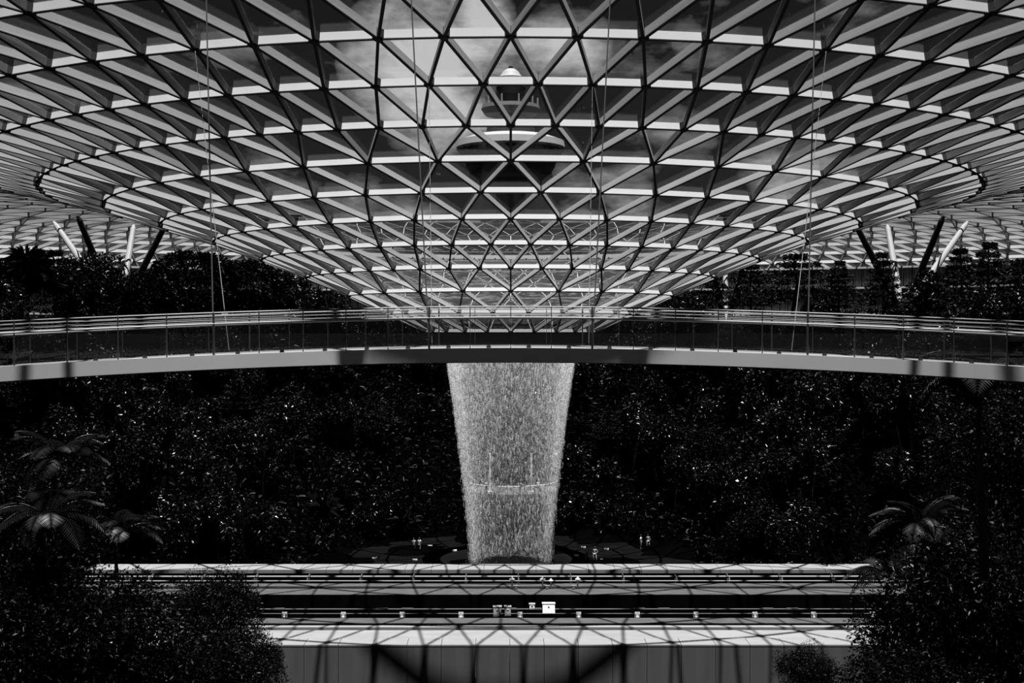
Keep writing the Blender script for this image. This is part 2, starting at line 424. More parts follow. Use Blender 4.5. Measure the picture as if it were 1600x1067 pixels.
swept([(0, 0), (0, 21.5), (.35, 23.5), (.35, 0)], 'fascia', 'bridge_concrete', 'pale smooth edge beam of the bridge')
swept([(.36, 1.2), (.36, 18), (BW-.36, 18), (BW-.36, 1.2)], 'deck', 'concrete')
swept([(BW-.35, 0), (BW-.35, 23), (BW, 21), (BW, 0)], 'far_fascia', 'bridge_concrete')
def rail(off, dy, r, m, name):
    mb = MB(); mb.tube([bpt(u, dy, off) - br_off for u in US], r, 6); return mb.build(name, m, br)
for off in (.12, BW-.12):
    rail(off, -65.0, .022, 'rail_steel', 'top_rail')
    rail(off, -59.5, .012, 'rail_steel', 'wire_rail'); rail(off, -53.5, .012, 'rail_steel', 'wire_rail')
    rail(off, -48.0, .034, 'mid_box', 'handrail')
def ku(k): return (63.6*k + .0594*k**3)/797
KS = list(range(-15, 16)); gp = 0
for off in (.12, BW-.12):
    for k in KS:
        p0 = bpt(ku(k), 2, off) - br_off; p1 = bpt(ku(k), -65.5, off) - br_off
        thick = .045 if k in (-7, -2, 2, 7) else .022
        mb = MB(); mb.box(-thick/2, thick/2, -.03, .03, 0, (p1-p0).z); mb.box(-.05, .05, -.06, .06, 0, .03)
        o = mb.build('post', 'post_steel', br); o.location = p0
    for k in KS[:-1]:
        a0, a1 = ku(k), ku(k+1); e_ = (a1-a0)*.03
        q = [bpt(a0+e_, -2, off), bpt(a1-e_, -2, off), bpt(a1-e_, -46.5, off), bpt(a0+e_, -46.5, off)]
        q = [v - br_off for v in q]; c = sum(q, Vector())/4
        mb = MB(); mb.add([v-c for v in q] + [v-c+Vector((0, .02, 0)) for v in q], [(0,1,2,3),(7,6,5,4),(0,4,5,1),(1,5,6,2),(2,6,7,3),(3,7,4,0)])
        mb.build('glass_panel', 'rail_glass', br).location = c
for k in range(-10, 11):
    p = bpt(ku(k+.45), 1, .55) - br_off; mb = MB(); mb.tube([(0, 0, 0), (0, 0, .09)], [.07, .05], 8); mb.build('deck_light', 'post_steel', br).location = p
# hangers
def nearest(px, py):
    best = min((i for i in range(len(nodes)) if nodes[i][0].y < S), key=lambda i: math.dist(proj(nodes[i][0]), (px, py))); return nodes[best][0]
cab = [('thick hanger cable to the near side of the bridge, left of the waterfall', -2, .12, (606, -722), .035),
       ('thick hanger cable to the near side of the bridge, right of the waterfall', 2, .12, (990, -722), .035),
       ('straight upright hanger cable on the left third of the bridge', -7, .12, (321, -722), .035),
       ('straight upright hanger cable on the right third of the bridge', 7, .12, (1275, -722), .035)]
for lab, k, off, (tx, ty), r in cab:
    p0 = bpt(ku(k), 0, off); p1 = Vector(((tx-CX)/F*BZ*S, bz(ku(k))*S, .1455*S))
    mb = MB(); mb.tube([p0-p0, p1-p0], r*.55, 6)
    mb.tube([Vector((0, 0, -.05)), (p1-p0)*.012], r*.9, 6); tag(mb.build('hanger_cable', 'cable_steel'), lab, 'cable').location = p0
cab2 = [('thin pale cable from the funnel to the bridge, left of the waterfall', (675, 540), (669, 136)),
        ('thin pale cable from the funnel to the bridge, right of the waterfall', (920, 540), (927, 136)),
        ('slanting thin cable from the upper left of the funnel to the bridge', (358, 552), (305, 80)),
        ('slanting thin cable from the upper right of the funnel to the bridge', (1237, 552), (1290, 80))]
for lab, (bx, by), (tx, ty) in cab2:
    u = (bx-CX)/797; p0 = bpt(u, 0, BW-.12); p0.x = (bx-CX)/F*p0.y; p1 = nearest(tx, ty)
    mb = MB(); mb.tube([p0-p0, p1-p0], .014, 5); mb.tube([(p1-p0)*.985, p1-p0], .05, 6)
    tag(mb.build('hanger_cable', 'rail_steel'), lab, 'cable').location = p0

# ------------------------------------------------------------------ splayed roof columns
def column(base, tops, rad, label, flips):
    c = thing('splayed_column', label, 'column', base)
    for tp, sh in zip(tops, flips):
        d = Vector(tp) - base; mb = MB(); mb.tube([Vector((0, 0, 0)), d*.06, d*.5, d*.95, d], [rad*.45, rad*.9, rad, rad*.8, rad*.4], 12)
        mb.build('strut', sh, c)
    mb = MB(); mb.tube([(0, 0, -4.5), (0, 0, .25)], [.9, .7], 12); mb.build('base', 'mid_box', c)
for sx, lab in ((1, 'white four-armed splayed column under the roof left of the funnel'), (-1, 'white four-armed splayed column under the roof right of the funnel')):
    X = lambda x: CX - sx*(x - CX) if sx == 1 else x
    Bs = P(X(1410), 492, 1.50)
    tps = [P(X(1337), 352, 1.44), P(X(1386), 352, 1.58), P(X(1474), 337, 1.44), P(X(1511), 347, 1.58)]
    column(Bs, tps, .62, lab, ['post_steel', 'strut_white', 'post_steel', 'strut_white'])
for sx, lab in ((1, 'slim splayed column in the gloom close to the left side of the funnel'), (-1, 'slim splayed column in the gloom close to the right side of the funnel')):
    X = lambda x: CX + sx*(x - CX)
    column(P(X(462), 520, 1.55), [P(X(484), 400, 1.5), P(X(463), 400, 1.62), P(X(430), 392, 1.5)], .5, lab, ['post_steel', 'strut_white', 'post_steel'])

# ------------------------------------------------------------------ far wall of the building behind the trees
wb = thing('wall_back', 'pale slatted far wall behind the trees under the roof edge', None, (0, S, 0), kind='structure')
RB = 1.0*S
for (h0, h1) in ((.0790, .0815), (.0500, .0525), (.0120, .0145), (-.02, -.0175)):
    mb = MB(); mb.lathe([(RB-1.2, h0*S), (RB-1.2, h1*S), (RB+1, h1*S), (RB+1, h0*S), (RB-1.2, h0*S)], 0, 0, 90, 2.3, 2*math.pi-2.3); mb.build('floor_slab', 'white_paint', wb)
mb = MB(); mb.lathe([(RB+1.2, -.08*S), (RB+1.2, .079*S)], 0, 0, 90, 2.3, 2*math.pi-2.3); mb.build('wall_face', 'tower_dark', wb)
mb = MB()
for i in range(420):
    a = 2.3 + (2*math.pi-4.6)*i/419; c = (RB*math.sin(a), -RB*math.cos(a)); w = .16 if i % 3 else .35
    mb.box(c[0]-w, c[0]+w, c[1]-.3, c[1]+.3, -.02*S, .079*S)
tag(mb.build('wall_slats', 'mid_box', wb), kind='stuff')

# ------------------------------------------------------------------ control tower beyond the dome
TZ = 4.0; tw = thing('control_tower', 'round airport control tower seen through the glass of the funnel', 'tower', (0, TZ*S, 0))
def ty(y): return (HY-y)/F*TZ*S
def tr_(px): return px/2/F*TZ*S
def lt(name, m, prof, lab=None):
    mb = MB(); mb.lathe([(tr_(w), ty(y)) for (w, y) in prof], 0, 0, 48); o = mb.build(name, m, tw)
    if lab: o['label'] = lab
lt('dome_cap', 'tower_white', [(0, 108), (12, 109), (24, 113), (33, 120), (40, 122), (40, 125), (0, 125)])
lt('cab_glazing', 'tower_dark', [(36, 124), (46, 138), (44, 150), (40, 166)])
lt('cab_ring', 'tower', [(40, 163), (88, 166), (92, 172), (80, 181), (40, 184)], 'pale ring deck under the cab')
lt('upper_drum', 'tower_white', [(50, 184), (62, 198), (74, 200), (78, 212), (50, 214)])
lt('gallery_ring', 'tower_white', [(74, 212), (120, 214), (166, 222), (170, 232), (160, 235), (100, 226), (74, 226)])
lt('lower_drum', 'tower_dark', [(120, 228), (150, 238), (138, 262), (104, 286), (60, 296), (46, 300)])
lt('lower_ring', 'tower', [(128, 270), (132, 277), (112, 283), (100, 280)])
mb = MB(); mb.lathe([(tr_(46), ty(296)), (tr_(46), ty(620))], 0, 0, 24); mb.build('shaft', 'tower', tw)
mb = MB(); mb.box(-tr_(7), tr_(7), -tr_(48), -tr_(40), ty(620), ty(292)); tag(mb.build('shaft_groove', 'black_steel', tw), 'dark stripe up the shaft')
for i in range(24):
    a = 2*math.pi*i/24; mb = MB(); r0, r1 = tr_(100), tr_(164)
    mb.add([(r0*math.sin(a)-.8, -r0*math.cos(a), ty(280)), (r1*math.sin(a)-.8, -r1*math.cos(a), ty(234)), (r0*math.sin(a)-.8, -r0*math.cos(a), ty(226)),
            (r0*math.sin(a)+.8, -r0*math.cos(a), ty(280)), (r1*math.sin(a)+.8, -r1*math.cos(a), ty(234)), (r0*math.sin(a)+.8, -r0*math.cos(a), ty(226))],
           [(0,1,2),(5,4,3),(0,3,4,1),(1,4,5,2),(2,5,3,0)]); mb.build('bracket', 'tower', tw)
for i in range(10):
    a = 2*math.pi*i/10+.3; mb = MB(); r = tr_(84); mb.tube([(r*math.sin(a), -r*math.cos(a), ty(168)), (r*math.sin(a), -r*math.cos(a), ty(154))], .4, 5); mb.build('mast', 'tower_white', tw)
mb = MB(); mb.tube([(0, 0, ty(110)), (0, 0, ty(105))], 1.0, 6); mb.build('finial', 'black_steel', tw)

# ------------------------------------------------------------------ train guideway
HT = -.166*S
def zy(y): return 332.3/(y-HY)*S
gw = thing('train_guideway', 'pale concrete train guideway with parapets crossing below the waterfall', 'guideway', (0, 0, 0))
PW = .01772*S; X0 = (796.6-CX)/F*.6593*S
XE = 23*PW
mbp = MB(); mbp.box(.02, PW-.02, 0, .5, -.09*S, -.12); pm = mbp.mesh('wall_panel', 'wall_concrete')
mbc = MB(); mbc.add([(.02, -.015, 0), (PW-.02, -.015, 0), (PW-.02, 2.2, 0), (.02, 2.2, 0), (.02, -.015, -.12), (PW-.02, -.015, -.12), (PW-.02, 2.2, -.25), (.02, 2.2, -.25)],
                    [(0,1,2,3),(7,6,5,4),(0,4,5,1),(1,5,6,2),(2,6,7,3),(3,7,4,0)]); cm = mbc.mesh('cap_slab', 'concrete')
mbf = MB(); dz_ = zy(882)-zy(891); mbf.box(.02, PW-.02, 0, dz_, -.35, 0); fm = mbf.mesh('far_cap_slab', 'concrete')
for i in range(-24, 24):
    x = X0 + i*PW
    link('wall_panel', pm, gw, (x, zy(1009), HT)); link('cap_slab', cm, gw, (x, zy(1009), HT)); link('far_cap_slab', fm, gw, (x, zy(891), HT))
def strip(y0, y1, top, bot, m, name, lab=None):
    mb = MB(); mb.box(-24*PW, 24*PW, zy(y0), zy(y1), HT+bot, HT+top); o = mb.build(name, m, gw)
    if lab: o['label'] = lab
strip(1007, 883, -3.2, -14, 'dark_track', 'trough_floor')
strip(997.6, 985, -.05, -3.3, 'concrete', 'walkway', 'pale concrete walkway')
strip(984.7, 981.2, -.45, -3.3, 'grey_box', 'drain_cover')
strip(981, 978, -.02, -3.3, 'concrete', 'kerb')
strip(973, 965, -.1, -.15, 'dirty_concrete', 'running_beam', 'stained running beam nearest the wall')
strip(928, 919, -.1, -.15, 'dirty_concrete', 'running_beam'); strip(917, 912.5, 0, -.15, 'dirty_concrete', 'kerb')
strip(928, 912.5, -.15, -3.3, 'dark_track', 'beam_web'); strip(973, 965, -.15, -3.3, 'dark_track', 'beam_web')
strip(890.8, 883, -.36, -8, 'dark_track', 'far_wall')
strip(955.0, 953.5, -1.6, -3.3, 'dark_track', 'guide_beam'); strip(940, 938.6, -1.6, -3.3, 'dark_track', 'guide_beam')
for y, r in ((905.5, .06), (898.6, .09)):
    mb = MB(); mb.tube([(-24*PW, zy(y), HT-.2), (24*PW, zy(y), HT-.2)], r, 8); mb.build('pipe', 'mid_box', gw)
mb = MB(); mb.tube([(-24*PW, zy(947.5), HT-.3), (24*PW, zy(947.5), HT-.3)], .05, 6); mb.build('power_rail', 'rail_steel', gw)
mb = MB(); mb.tube([(-24*PW, zy(951), HT-.5), (24*PW, zy(951), HT-.5)], .04, 6); mb.build('power_rail', 'grey_box', gw)
for i in range(-9, 10):     # pipe supports
    p = Vector(((810+82*i-CX)/F*zy(901), zy(902), HT-.2)); mb = MB()
    mb.tube([(0, -.9, -.1), (0, -.7, .25), (0, .9, .3), (0, 1.1, -.1)], .05, 5); mb.box(-.1, .1, -.2, .2, -3, 0); mb.build('pipe_support', 'grey_box', gw).location = p
for i in range(-9, 10):     # clips on power rail
    for dx in (0, 2.2):
        mb = MB(); mb.box(-.5, .5, -.12, .12, 0, .12); mb.build('rail_joint', 'rail_steel', gw).location = (i*11.3+dx, zy(948.5), HT-.28)
# brackets along the near running beam
first = None
for i in range(-5, 8):
    x = 720 + 92.2*(i); p = P(x, 964.5, .7235); p.z = HT-.1
    if first is None:
        first = thing('track_bracket', 'small pale steel bracket on the edge of the running beam', 'bracket', p, 'brackets along the running beam')
        mb = MB(); mb.box(-.35, .35, -.15, .15, 0, .12); mb.box(-.35, .35, .1, .2, 0, .75); mb.build('plate', 'white_paint', first)
        for s_ in (-.25, .25):
            mb = MB(); mb.box(s_-.06, s_+.06, -.5, .1, 0, .6); mb.build('rib', 'mid_box', first)
    else: dup(first, p, 0, .6, group='brackets along the running beam')
# signal posts
names = ['white-topped signal post, leftmost of the four between the tracks', 'white-topped signal post second from the left of the four between the tracks',
         'slimmer signal post close beside another, third of the four between the tracks', 'white-topped signal post standing apart, rightmost of the four between the tracks']
first = None
for x, lab in zip((800, 848, 861, 903), names):
    p = P(x, 921, .802); p.z = HT-.1
    if first is None:
        first = thing('signal_post', lab, 'signal', p); first.scale = (1.4,)*3
        mb = MB(); mb.tube([(0, 0, 0), (0, 0, .56)], .05, 8); mb.build('post', 'white_paint', first)
        mb = MB(); mb.lathe([(0, .5), (.12, .56), (.19, .66), (.09, .70), (.06, .8), (0, .82)], 0, 0, 12); mb.build('lamp_head', 'white_paint', first)
    else: dup(first, p, 0, 1.4 if x != 861 else 1.2, label=lab)
def ebox(x0, x1, y0, y1, z, m, lab):
    a = P(x0, y1, z); c = P(x1, y0, z); w = c.x-a.x; h = c.z-a.z; t = thing('equipment_cabinet', lab, 'cabinet', (a.x+w/2, a.y, a.z))
    mb = MB(); k_ = h*.55
    mb.add([(-w/2,-k_,0),(w/2,-k_,0),(w/2,.6,0),(-w/2,.6,0),(-w/2,0,h-.06),(w/2,0,h-.06),(w/2,.6,h-.06),(-w/2,.6,h-.06)], [(0,3,2,1),(4,5,6,7),(0,1,5,4),(1,2,6,5),(2,3,7,6),(3,0,4,7)]); mb.build('body', m, t)
    mb = MB(); mb.box(-w/2-.05, w/2+.05, -.06, .56, h-.06, h); mb.build('lid', 'white_paint' if m == 'white_paint' else 'mid_box', t)
    f_ = lambda x, q, o_: (x, -k_*(1-q)-o_, q*(h-.06)); e_ = .12*w
    mb = MB(); mb.add([f_(-w/2+e_,.12,.03), f_(w/2-e_,.12,.03), f_(w/2-e_,.88,.03), f_(-w/2+e_,.88,.03), f_(-w/2+e_,.12,0), f_(w/2-e_,.12,0), f_(w/2-e_,.88,0), f_(-w/2+e_,.88,0)], [(0,1,2,3),(7,6,5,4),(0,4,5,1),(1,5,6,2),(2,6,7,3),(3,7,4,0)]); d = mb.build('door', m, t)
    mb = MB(); mb.box(-.07, .07, -k_*.3-.12, -k_*.3, h*.66, h*.66+.08); mb.build('latch', 'white_paint' if m == 'grey_box' else 'mid_box', d)
    mb = MB(); mb.box(-w/2, w/2, 0, .45, (HT-3.3)-a.z, 0); mb.build('plinth', 'black_steel', t)
ebox(771, 783, 949, 963, .745, 'grey_box', 'larger dark grey cabinet in the trough, left of its smaller twin')
ebox(788.5, 798, 949, 962, .745, 'grey_box', 'smaller dark grey cabinet in the trough below the leftmost signal post')
ebox(827.5, 835.5, 945, 952.5, .75, 'mid_box', 'small mid grey cabinet in the trough left of the white one')
ebox(848, 867, 944, 958, .75, 'white_paint', 'bright white cabinet in the trough between the tracks')
for x, lab in ((806, 'small grey plate beside the leftmost signal post'), (855, 'small grey plate between the two close signal posts'), (896.5, 'small grey plate beside the rightmost signal post')):
    p = P(x, 921, .80); mb = MB(); mb.box(-.15, .15, 0, .15, 0, .26); mb.box(-.18, .18, -.03, .18, .26, .3); mb.box(-.08, .08, -.03, 0, .08, .2); tag(mb.build('junction_box', 'mid_box'), lab, 'box').location = p

# ------------------------------------------------------------------ plants
def leaves(name, C, D, L, Wd, m, droop=.15):
    n = len(C); D = D/np.maximum(np.linalg.norm(D, axis=1, keepdims=True), 1e-6)
    rnd = rng.normal(size=(n, 3)); s_ = np.cross(D, rnd); s_ /= np.maximum(np.linalg.norm(s_, axis=1, keepdims=True), 1e-6)
    u = np.cross(D, s_); L = np.asarray(L).reshape(-1, 1); Wd = np.asarray(Wd).reshape(-1, 1)
    V = np.zeros((n, 4, 3), np.float32); V[:, 0] = C; mid = C + D*L*.5
    V[:, 1] = mid + s_*Wd*.5 + u*Wd*.15; V[:, 3] = mid - s_*Wd*.5 + u*Wd*.15
    V[:, 2] = C + D*L; V[:, 2, 2] -= (L*droop).ravel()
    T = (np.arange(n)[:, None, None]*4 + np.array([(0, 1, 2), (0, 2, 3)])[None]).reshape(-1, 3)
    return npmesh(name, V.reshape(-1, 3), T, m)
def sph(n):
    v = rng.normal(size=(n, 3)); return v/np.linalg.norm(v, axis=1, keepdims=True)
def round_leaves(h, R, n, L, m, squash=.8, blobs=26):
    bc = sph(blobs)*rng.uniform(.35, .8, (blobs, 1))*R; bc[:, 2] *= squash; br_ = rng.uniform(.25, .45, blobs)*R
    k = rng.integers(0, blobs, n); d = sph(n); C = bc[k] + d*(br_[k]*rng.uniform(.6, 1.05, n))[:, None]; C[:, 2] += h
    return leaves('foliage', C, d + sph(n)*.8, L*rng.uniform(.6, 1.3, n), L*.45*rng.uniform(.6, 1.3, n), m)
def tier_leaves(h, R, n, L, m, tiers=8, z0=.3):
    t = rng.integers(0, tiers, n); f = (t+.5)/tiers; z = h*(z0 + (1-z0)*f); rr = R*(1-f)**.75*1.05 + .25
    nb = 9; br_ = rng.integers(0, nb, n); a = br_*2*np.pi/nb + t*1.3 + rng.normal(0, .17, n); r = rr*rng.uniform(.1, 1, n)**.6*(.75+.25*np.sin(br_*2.3+t))
    C = np.stack([r*np.cos(a), r*np.sin(a), z + .12*r + rng.normal(0, h*.012, n)], 1)
    D = np.stack([np.cos(a), np.sin(a), .2+0*a], 1) + sph(n)*.7
    return leaves('foliage', C, D, L*rng.uniform(.6, 1.3, n), L*.35*rng.uniform(.6, 1.3, n), m)
def spike_leaves(heads, n, L, Wd, m, droop=.35):
    C = []; D = []
    for (x, y, z, s_) in heads:
        d = sph(n); d[:, 2] = np.abs(d[:, 2])*.9 + rng.uniform(-.3, .4, n); C.append(np.tile([x, y, z], (n, 1)) + d*.1); D.append(d)
    C = np.concatenate(C); D = np.concatenate(D); k = len(C)
    return leaves('foliage', C, D, L*rng.uniform(.6, 1.15, k), Wd*rng.uniform(.7, 1.3, k), m, droop)
def trunk_mesh(h, r, spread, nb, m, lean=.3, r2=None):
    mb = MB(); pts = [(0, 0, -2.5)]; x = y = 0
    for i in range(1, 7):
        x += random.uniform(-lean, lean); y += random.uniform(-lean, lean); pts.append((x, y, h*i/6))
    mb.tube(pts, [r*(1.25-.14*i) for i in range(7)], 7)
    for i in range(nb):
        f = random.uniform(.45, .95); k = int(f*6); p = Vector(pts[k]); a = random.uniform(0, 6.28); q = p + Vector((math.cos(a)*spread, math.sin(a)*spread, spread*random.uniform(.3, .9)))
        mb.tube([p, (p+q)/2 + Vector((0, 0, spread*.12)), q], [r*.4, r*.28, r*.1], 5)
    return mb.mesh('trunk', m)
PROTO = {}
def proto(key, name, cat, fol, tr):
    t = thing(name, 'x', cat, (0, 0, 0)); link('foliage', fol, t)['kind'] = 'stuff'
    if tr: link('trunk', tr, t)
    PROTO[key] = [t, False]
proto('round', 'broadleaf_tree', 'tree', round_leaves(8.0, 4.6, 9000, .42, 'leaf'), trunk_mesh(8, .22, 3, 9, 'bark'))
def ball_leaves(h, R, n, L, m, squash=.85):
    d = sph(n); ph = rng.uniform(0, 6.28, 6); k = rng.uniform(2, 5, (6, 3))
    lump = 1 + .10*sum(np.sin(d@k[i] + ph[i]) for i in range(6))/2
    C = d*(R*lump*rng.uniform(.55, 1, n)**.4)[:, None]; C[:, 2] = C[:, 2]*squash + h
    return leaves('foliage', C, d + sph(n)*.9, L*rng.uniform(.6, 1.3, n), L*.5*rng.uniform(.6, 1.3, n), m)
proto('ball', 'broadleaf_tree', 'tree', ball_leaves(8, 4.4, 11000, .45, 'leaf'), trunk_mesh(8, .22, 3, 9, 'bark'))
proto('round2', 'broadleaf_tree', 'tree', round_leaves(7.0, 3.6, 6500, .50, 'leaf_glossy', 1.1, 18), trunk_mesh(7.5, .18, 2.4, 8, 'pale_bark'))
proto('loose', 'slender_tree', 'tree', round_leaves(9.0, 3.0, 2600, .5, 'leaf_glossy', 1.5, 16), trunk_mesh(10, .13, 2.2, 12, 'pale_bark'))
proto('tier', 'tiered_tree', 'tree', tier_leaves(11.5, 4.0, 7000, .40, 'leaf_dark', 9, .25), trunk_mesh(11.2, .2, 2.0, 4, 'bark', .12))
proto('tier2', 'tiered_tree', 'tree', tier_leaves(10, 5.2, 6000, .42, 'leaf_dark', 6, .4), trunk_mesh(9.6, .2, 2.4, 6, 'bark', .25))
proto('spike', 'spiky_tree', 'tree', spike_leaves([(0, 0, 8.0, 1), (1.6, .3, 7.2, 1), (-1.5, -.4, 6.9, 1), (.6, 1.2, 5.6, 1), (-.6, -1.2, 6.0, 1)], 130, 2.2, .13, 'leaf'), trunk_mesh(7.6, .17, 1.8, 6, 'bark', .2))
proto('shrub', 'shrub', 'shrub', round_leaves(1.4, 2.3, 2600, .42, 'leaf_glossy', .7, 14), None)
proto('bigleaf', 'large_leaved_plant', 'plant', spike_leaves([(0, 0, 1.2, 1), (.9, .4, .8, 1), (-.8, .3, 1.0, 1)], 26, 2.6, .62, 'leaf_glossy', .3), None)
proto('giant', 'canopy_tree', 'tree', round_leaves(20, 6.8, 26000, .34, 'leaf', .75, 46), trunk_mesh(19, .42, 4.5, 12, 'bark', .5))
def place(key, loc, sc=1.0, label=None, group=None, rz=None):
    t, used = PROTO[key]; rz = random.uniform(0, 6.28) if rz is None else rz
    if not used:
        PROTO[key][1] = True; t.location = loc; t.rotation_euler.z = rz; t.scale = (sc,)*3 if not hasattr(sc, '__len__') else sc
        t['label'] = label
        if group: t['group'] = group
        return t
    return dup(t, loc, rz, sc, label, group)
# palm with frond parts
def frond(L, n=22, droop=1.0, w=.16, ll=.9):
    mb = MB(); pts = [Vector((0, 0, 0))]; d = Vector((math.cos(.9), 0, math.sin(.9))); st = L/10
    for i in range(10):
        d = Vector((d.x, 0, d.z-.17*droop)).normalized(); pts.append(pts[-1] + d*st)
    mb.tube(pts, [.04*(1-.08*i) for i in range(11)], 4)
    for i in range(n):
        f = .12 + .86*i/(n-1); k = f*10; j = min(int(k), 9); p = pts[j].lerp(pts[j+1], k-j); l = ll*math.sin(math.pi*min(1, f*.85+.12))+.1
        t = (pts[j+1]-pts[j]).normalized()
        for s_ in (-1, 1):
            tip = p + Vector((0, s_*l*.85, 0)) + t*l*.45 - Vector((0, 0, l*.35)); m_ = p.lerp(tip, .45) + Vector((0, 0, .05))
            mb.add([p, m_ + t*w*.5, tip, m_ - t*w*.5], [(0, 1, 2), (0, 2, 3)])
    return mb.mesh('frond', 'frond_leaf')
FR = [frond(3.6), frond(3.9, droop=1.35)]
PT = trunk_mesh(7, .2, 0, 0, 'bark', .15)
def palm(loc, label, n=18, sc=1.0, group=None):
    t = thing('palm', label, 'palm', loc, group); t.scale = (sc,)*3
    link('trunk', PT, t)
    for i in range(n):
        o = link('frond', FR[i % 2], t, (0, 0, 7)); o.rotation_euler = (0, random.uniform(-.7, .35), i*2.4 + random.uniform(-.2, .2))
    return t
# silhouette trees on the rim of the valley, each placed and named on its own
def rim(key, px, ytop, hgt, z, label, sc=None, wide=1.0):
    H0 = {'ball': 11.8, 'round': 12.0, 'round2': 10.6, 'loose': 13, 'tier': 11.9, 'tier2': 10.6, 'spike': 10.0}[key]
    s_ = hgt/H0; p = P(px, ytop, z); p.z -= hgt
    return place(key, p, (s_*wide, s_*wide, s_), label)
rim('ball', 300, 391, 15, 1.22, 'broad round-headed dark tree left of the funnel, biggest of the rounded crowns', wide=1.15)
rim('ball', 384, 404, 12.5, 1.24, 'smaller round-headed dark tree between the big rounded crown and the funnel', wide=1.0)
rim('ball', 235, 425, 12, 1.18, 'low rounded dark tree in front of the left splayed column')
rim('round2', 445, 420, 11, 1.28, 'dark bushy tree tucked under the left flank of the funnel')
rim('round2', 505, 452, 10, 1.27, 'dark bushy tree directly below the left edge of the funnel glass')
rim('spike', 42, 372, 14, 1.02, 'spiky-headed dark tree standing tall near the left edge')
rim('spike', 5, 395, 12, 1.05, 'spiky dark tree cut by the left edge of the view')
rim('tier', 86, 385, 14, 1.15, 'pointed dark tree just right of the tall spiky one')
rim('round2', 128, 398, 13, 1.16, 'dense dark tree at the foot of the two left outer struts', wide=.9)
rim('loose', 168, 396, 13, 1.16, 'open-branched tree whose pale twigs show before the left splayed column')
rim('spike', 205, 446, 8, 1.12, 'low pale-edged spiky plant beneath the left splayed column')
rim('tier2', 1245, 388, 13, 1.22, 'wide layered dark tree with flat tiers beside the right flank of the funnel', wide=1.2)
rim('tier2', 1172, 405, 12, 1.26, 'flat-topped layered tree tucked under the right flank of the funnel')
rim('tier', 1312, 403, 11, 1.2, 'small layered tree left of the right splayed column')
rim('tier', 1378, 388, 14, 1.18, 'dense narrow dark tree overlapping the dark strut of the right column', wide=.9)
rim('tier', 1500, 382, 14, 1.18, 'layered dark tree right of the right splayed column')
rim('tier', 1546, 372, 15.5, 1.15, 'tallest pointed dark tree near the right edge', wide=.95)
rim('tier2', 1598, 396, 13, 1.12, 'layered dark tree cut by the right edge of the view')
rim('tier2', 1115, 428, 10, 1.3, 'low layered tree below the right edge of the funnel glass')
rim('round2', 1068, 458, 9, 1.27, 'low bushy tree just right of the bottom of the funnel')
rim('round2', 1450, 425, 10, 1.22, 'low bushy tree at the foot of the right splayed column')
# dense belt of trees behind the bridge, then the slopes
def side(x): return 'left' if x < 0 else 'right'
KINDS_ = {'round': 'dark round-crowned tree', 'round2': 'bushy glossy tree', 'loose': 'slender pale-trunked tree', 'tier': 'dark tiered tree',
          'tier2': 'wide flat-tiered dark tree', 'spike': 'spiky-headed tree', 'shrub': 'low glossy shrub', 'bigleaf': 'large-leaved low plant'}
random.seed(21)
def describe(k, x, z, g_):
    q = x/z; h = g_/S
    lo = 'at the foot of' if h < -.155 else 'low on' if h < -.12 else 'midway up' if h < -.08 else 'high on' if h < -.035 else 'along the top of'
    dd = 'directly behind the waterfall' if abs(q) < .04 else ('just ' if abs(q) < .12 else '' if abs(q) < .2 else 'well ' if abs(q) < .3 else 'far ') + side(x) + ' of the waterfall'
    if z < 1.06 and abs(x) < .34:
        w1 = 'close to the plaza' if abs(x) < .2 else 'midway out' if abs(x) < .25 else 'well out' if abs(x) < .3 else 'at the flank'
        w2 = 'right behind' if z < .94 else 'a little beyond' if z < .99 else 'well beyond'
        return '%s %s on the %s, %s the far parapet' % (KINDS_[k], w1, side(x), w2), 'garden floor plants %s on the %s' % (w1, side(x))
    return '%s %s the slope %s' % (KINDS_[k], lo, dd), 'plants %s the slope %s' % (lo, dd)
def scatter(n, rmin, rmax, kinds, smin, smax, zone, cond=lambda x, y: True):
    c = 0; tries = 0
    while c < n and tries < n*60:
        tries += 1; a = random.uniform(-1.25, 1.25)*math.pi/2*1.05; r = math.sqrt(random.uniform(rmin**2, rmax**2))
        x = r*math.sin(a); z = 1 + r*math.cos(a)
        if abs(x)/z > .44 or not cond(x, z): continue
        k = random.choice(kinds); g_ = ground(x*S, z*S); s_ = random.uniform(smin, smax)
        place(k, (x*S, z*S, g_-.2), (s_, s_, s_*random.uniform(.85, 1.2)), *describe(k, x, z, g_)); c += 1
scatter(70, .38, .50, ['round', 'round2', 'tier', 'tier2', 'shrub'], .42, .62, 'upper rim of the valley', lambda x, z: True)
scatter(95, .17, .42, ['round2', 'loose', 'round', 'tier2', 'loose', 'spike'], .6, .95, 'planted slope')
scatter(80, .155, .40, ['shrub', 'bigleaf', 'shrub'], .8, 1.3, 'planted slope')
for i in range(44):
    z = random.uniform(.90, 1.06); sx = -1 if i % 2 else 1; x = sx*random.uniform(.165, .33); k = random.choice(['shrub', 'bigleaf', 'round2', 'loose', 'shrub']); g_ = ground(x*S, z*S)
    place(k, (x*S, z*S, g_-.2), random.uniform(.6, .95), *describe(k, x, z, g_))
# side slopes nearer than the waterfall
for i in range(46):
    z = random.uniform(.62, 1.0); sx = random.choice((-1, 1)); x = sx*random.uniform(max(.27, .30*z), .46*z + .02)
    k = random.choice(['round2', 'loose', 'bigleaf', 'shrub', 'spike', 'round', 'round2']); s_ = random.uniform(.7, 1.0)
    grp = ('low on' if abs(x)/z < .36 else 'high on') + ' the near %s flank of the valley, %s the tracks' % (side(x), 'beyond' if z > .88 else 'beside')
    place(k, (x*S, z*S, ground(x*S, z*S)-.2), s_, '%s %s' % (KINDS_[k], grp), 'plants ' + grp)
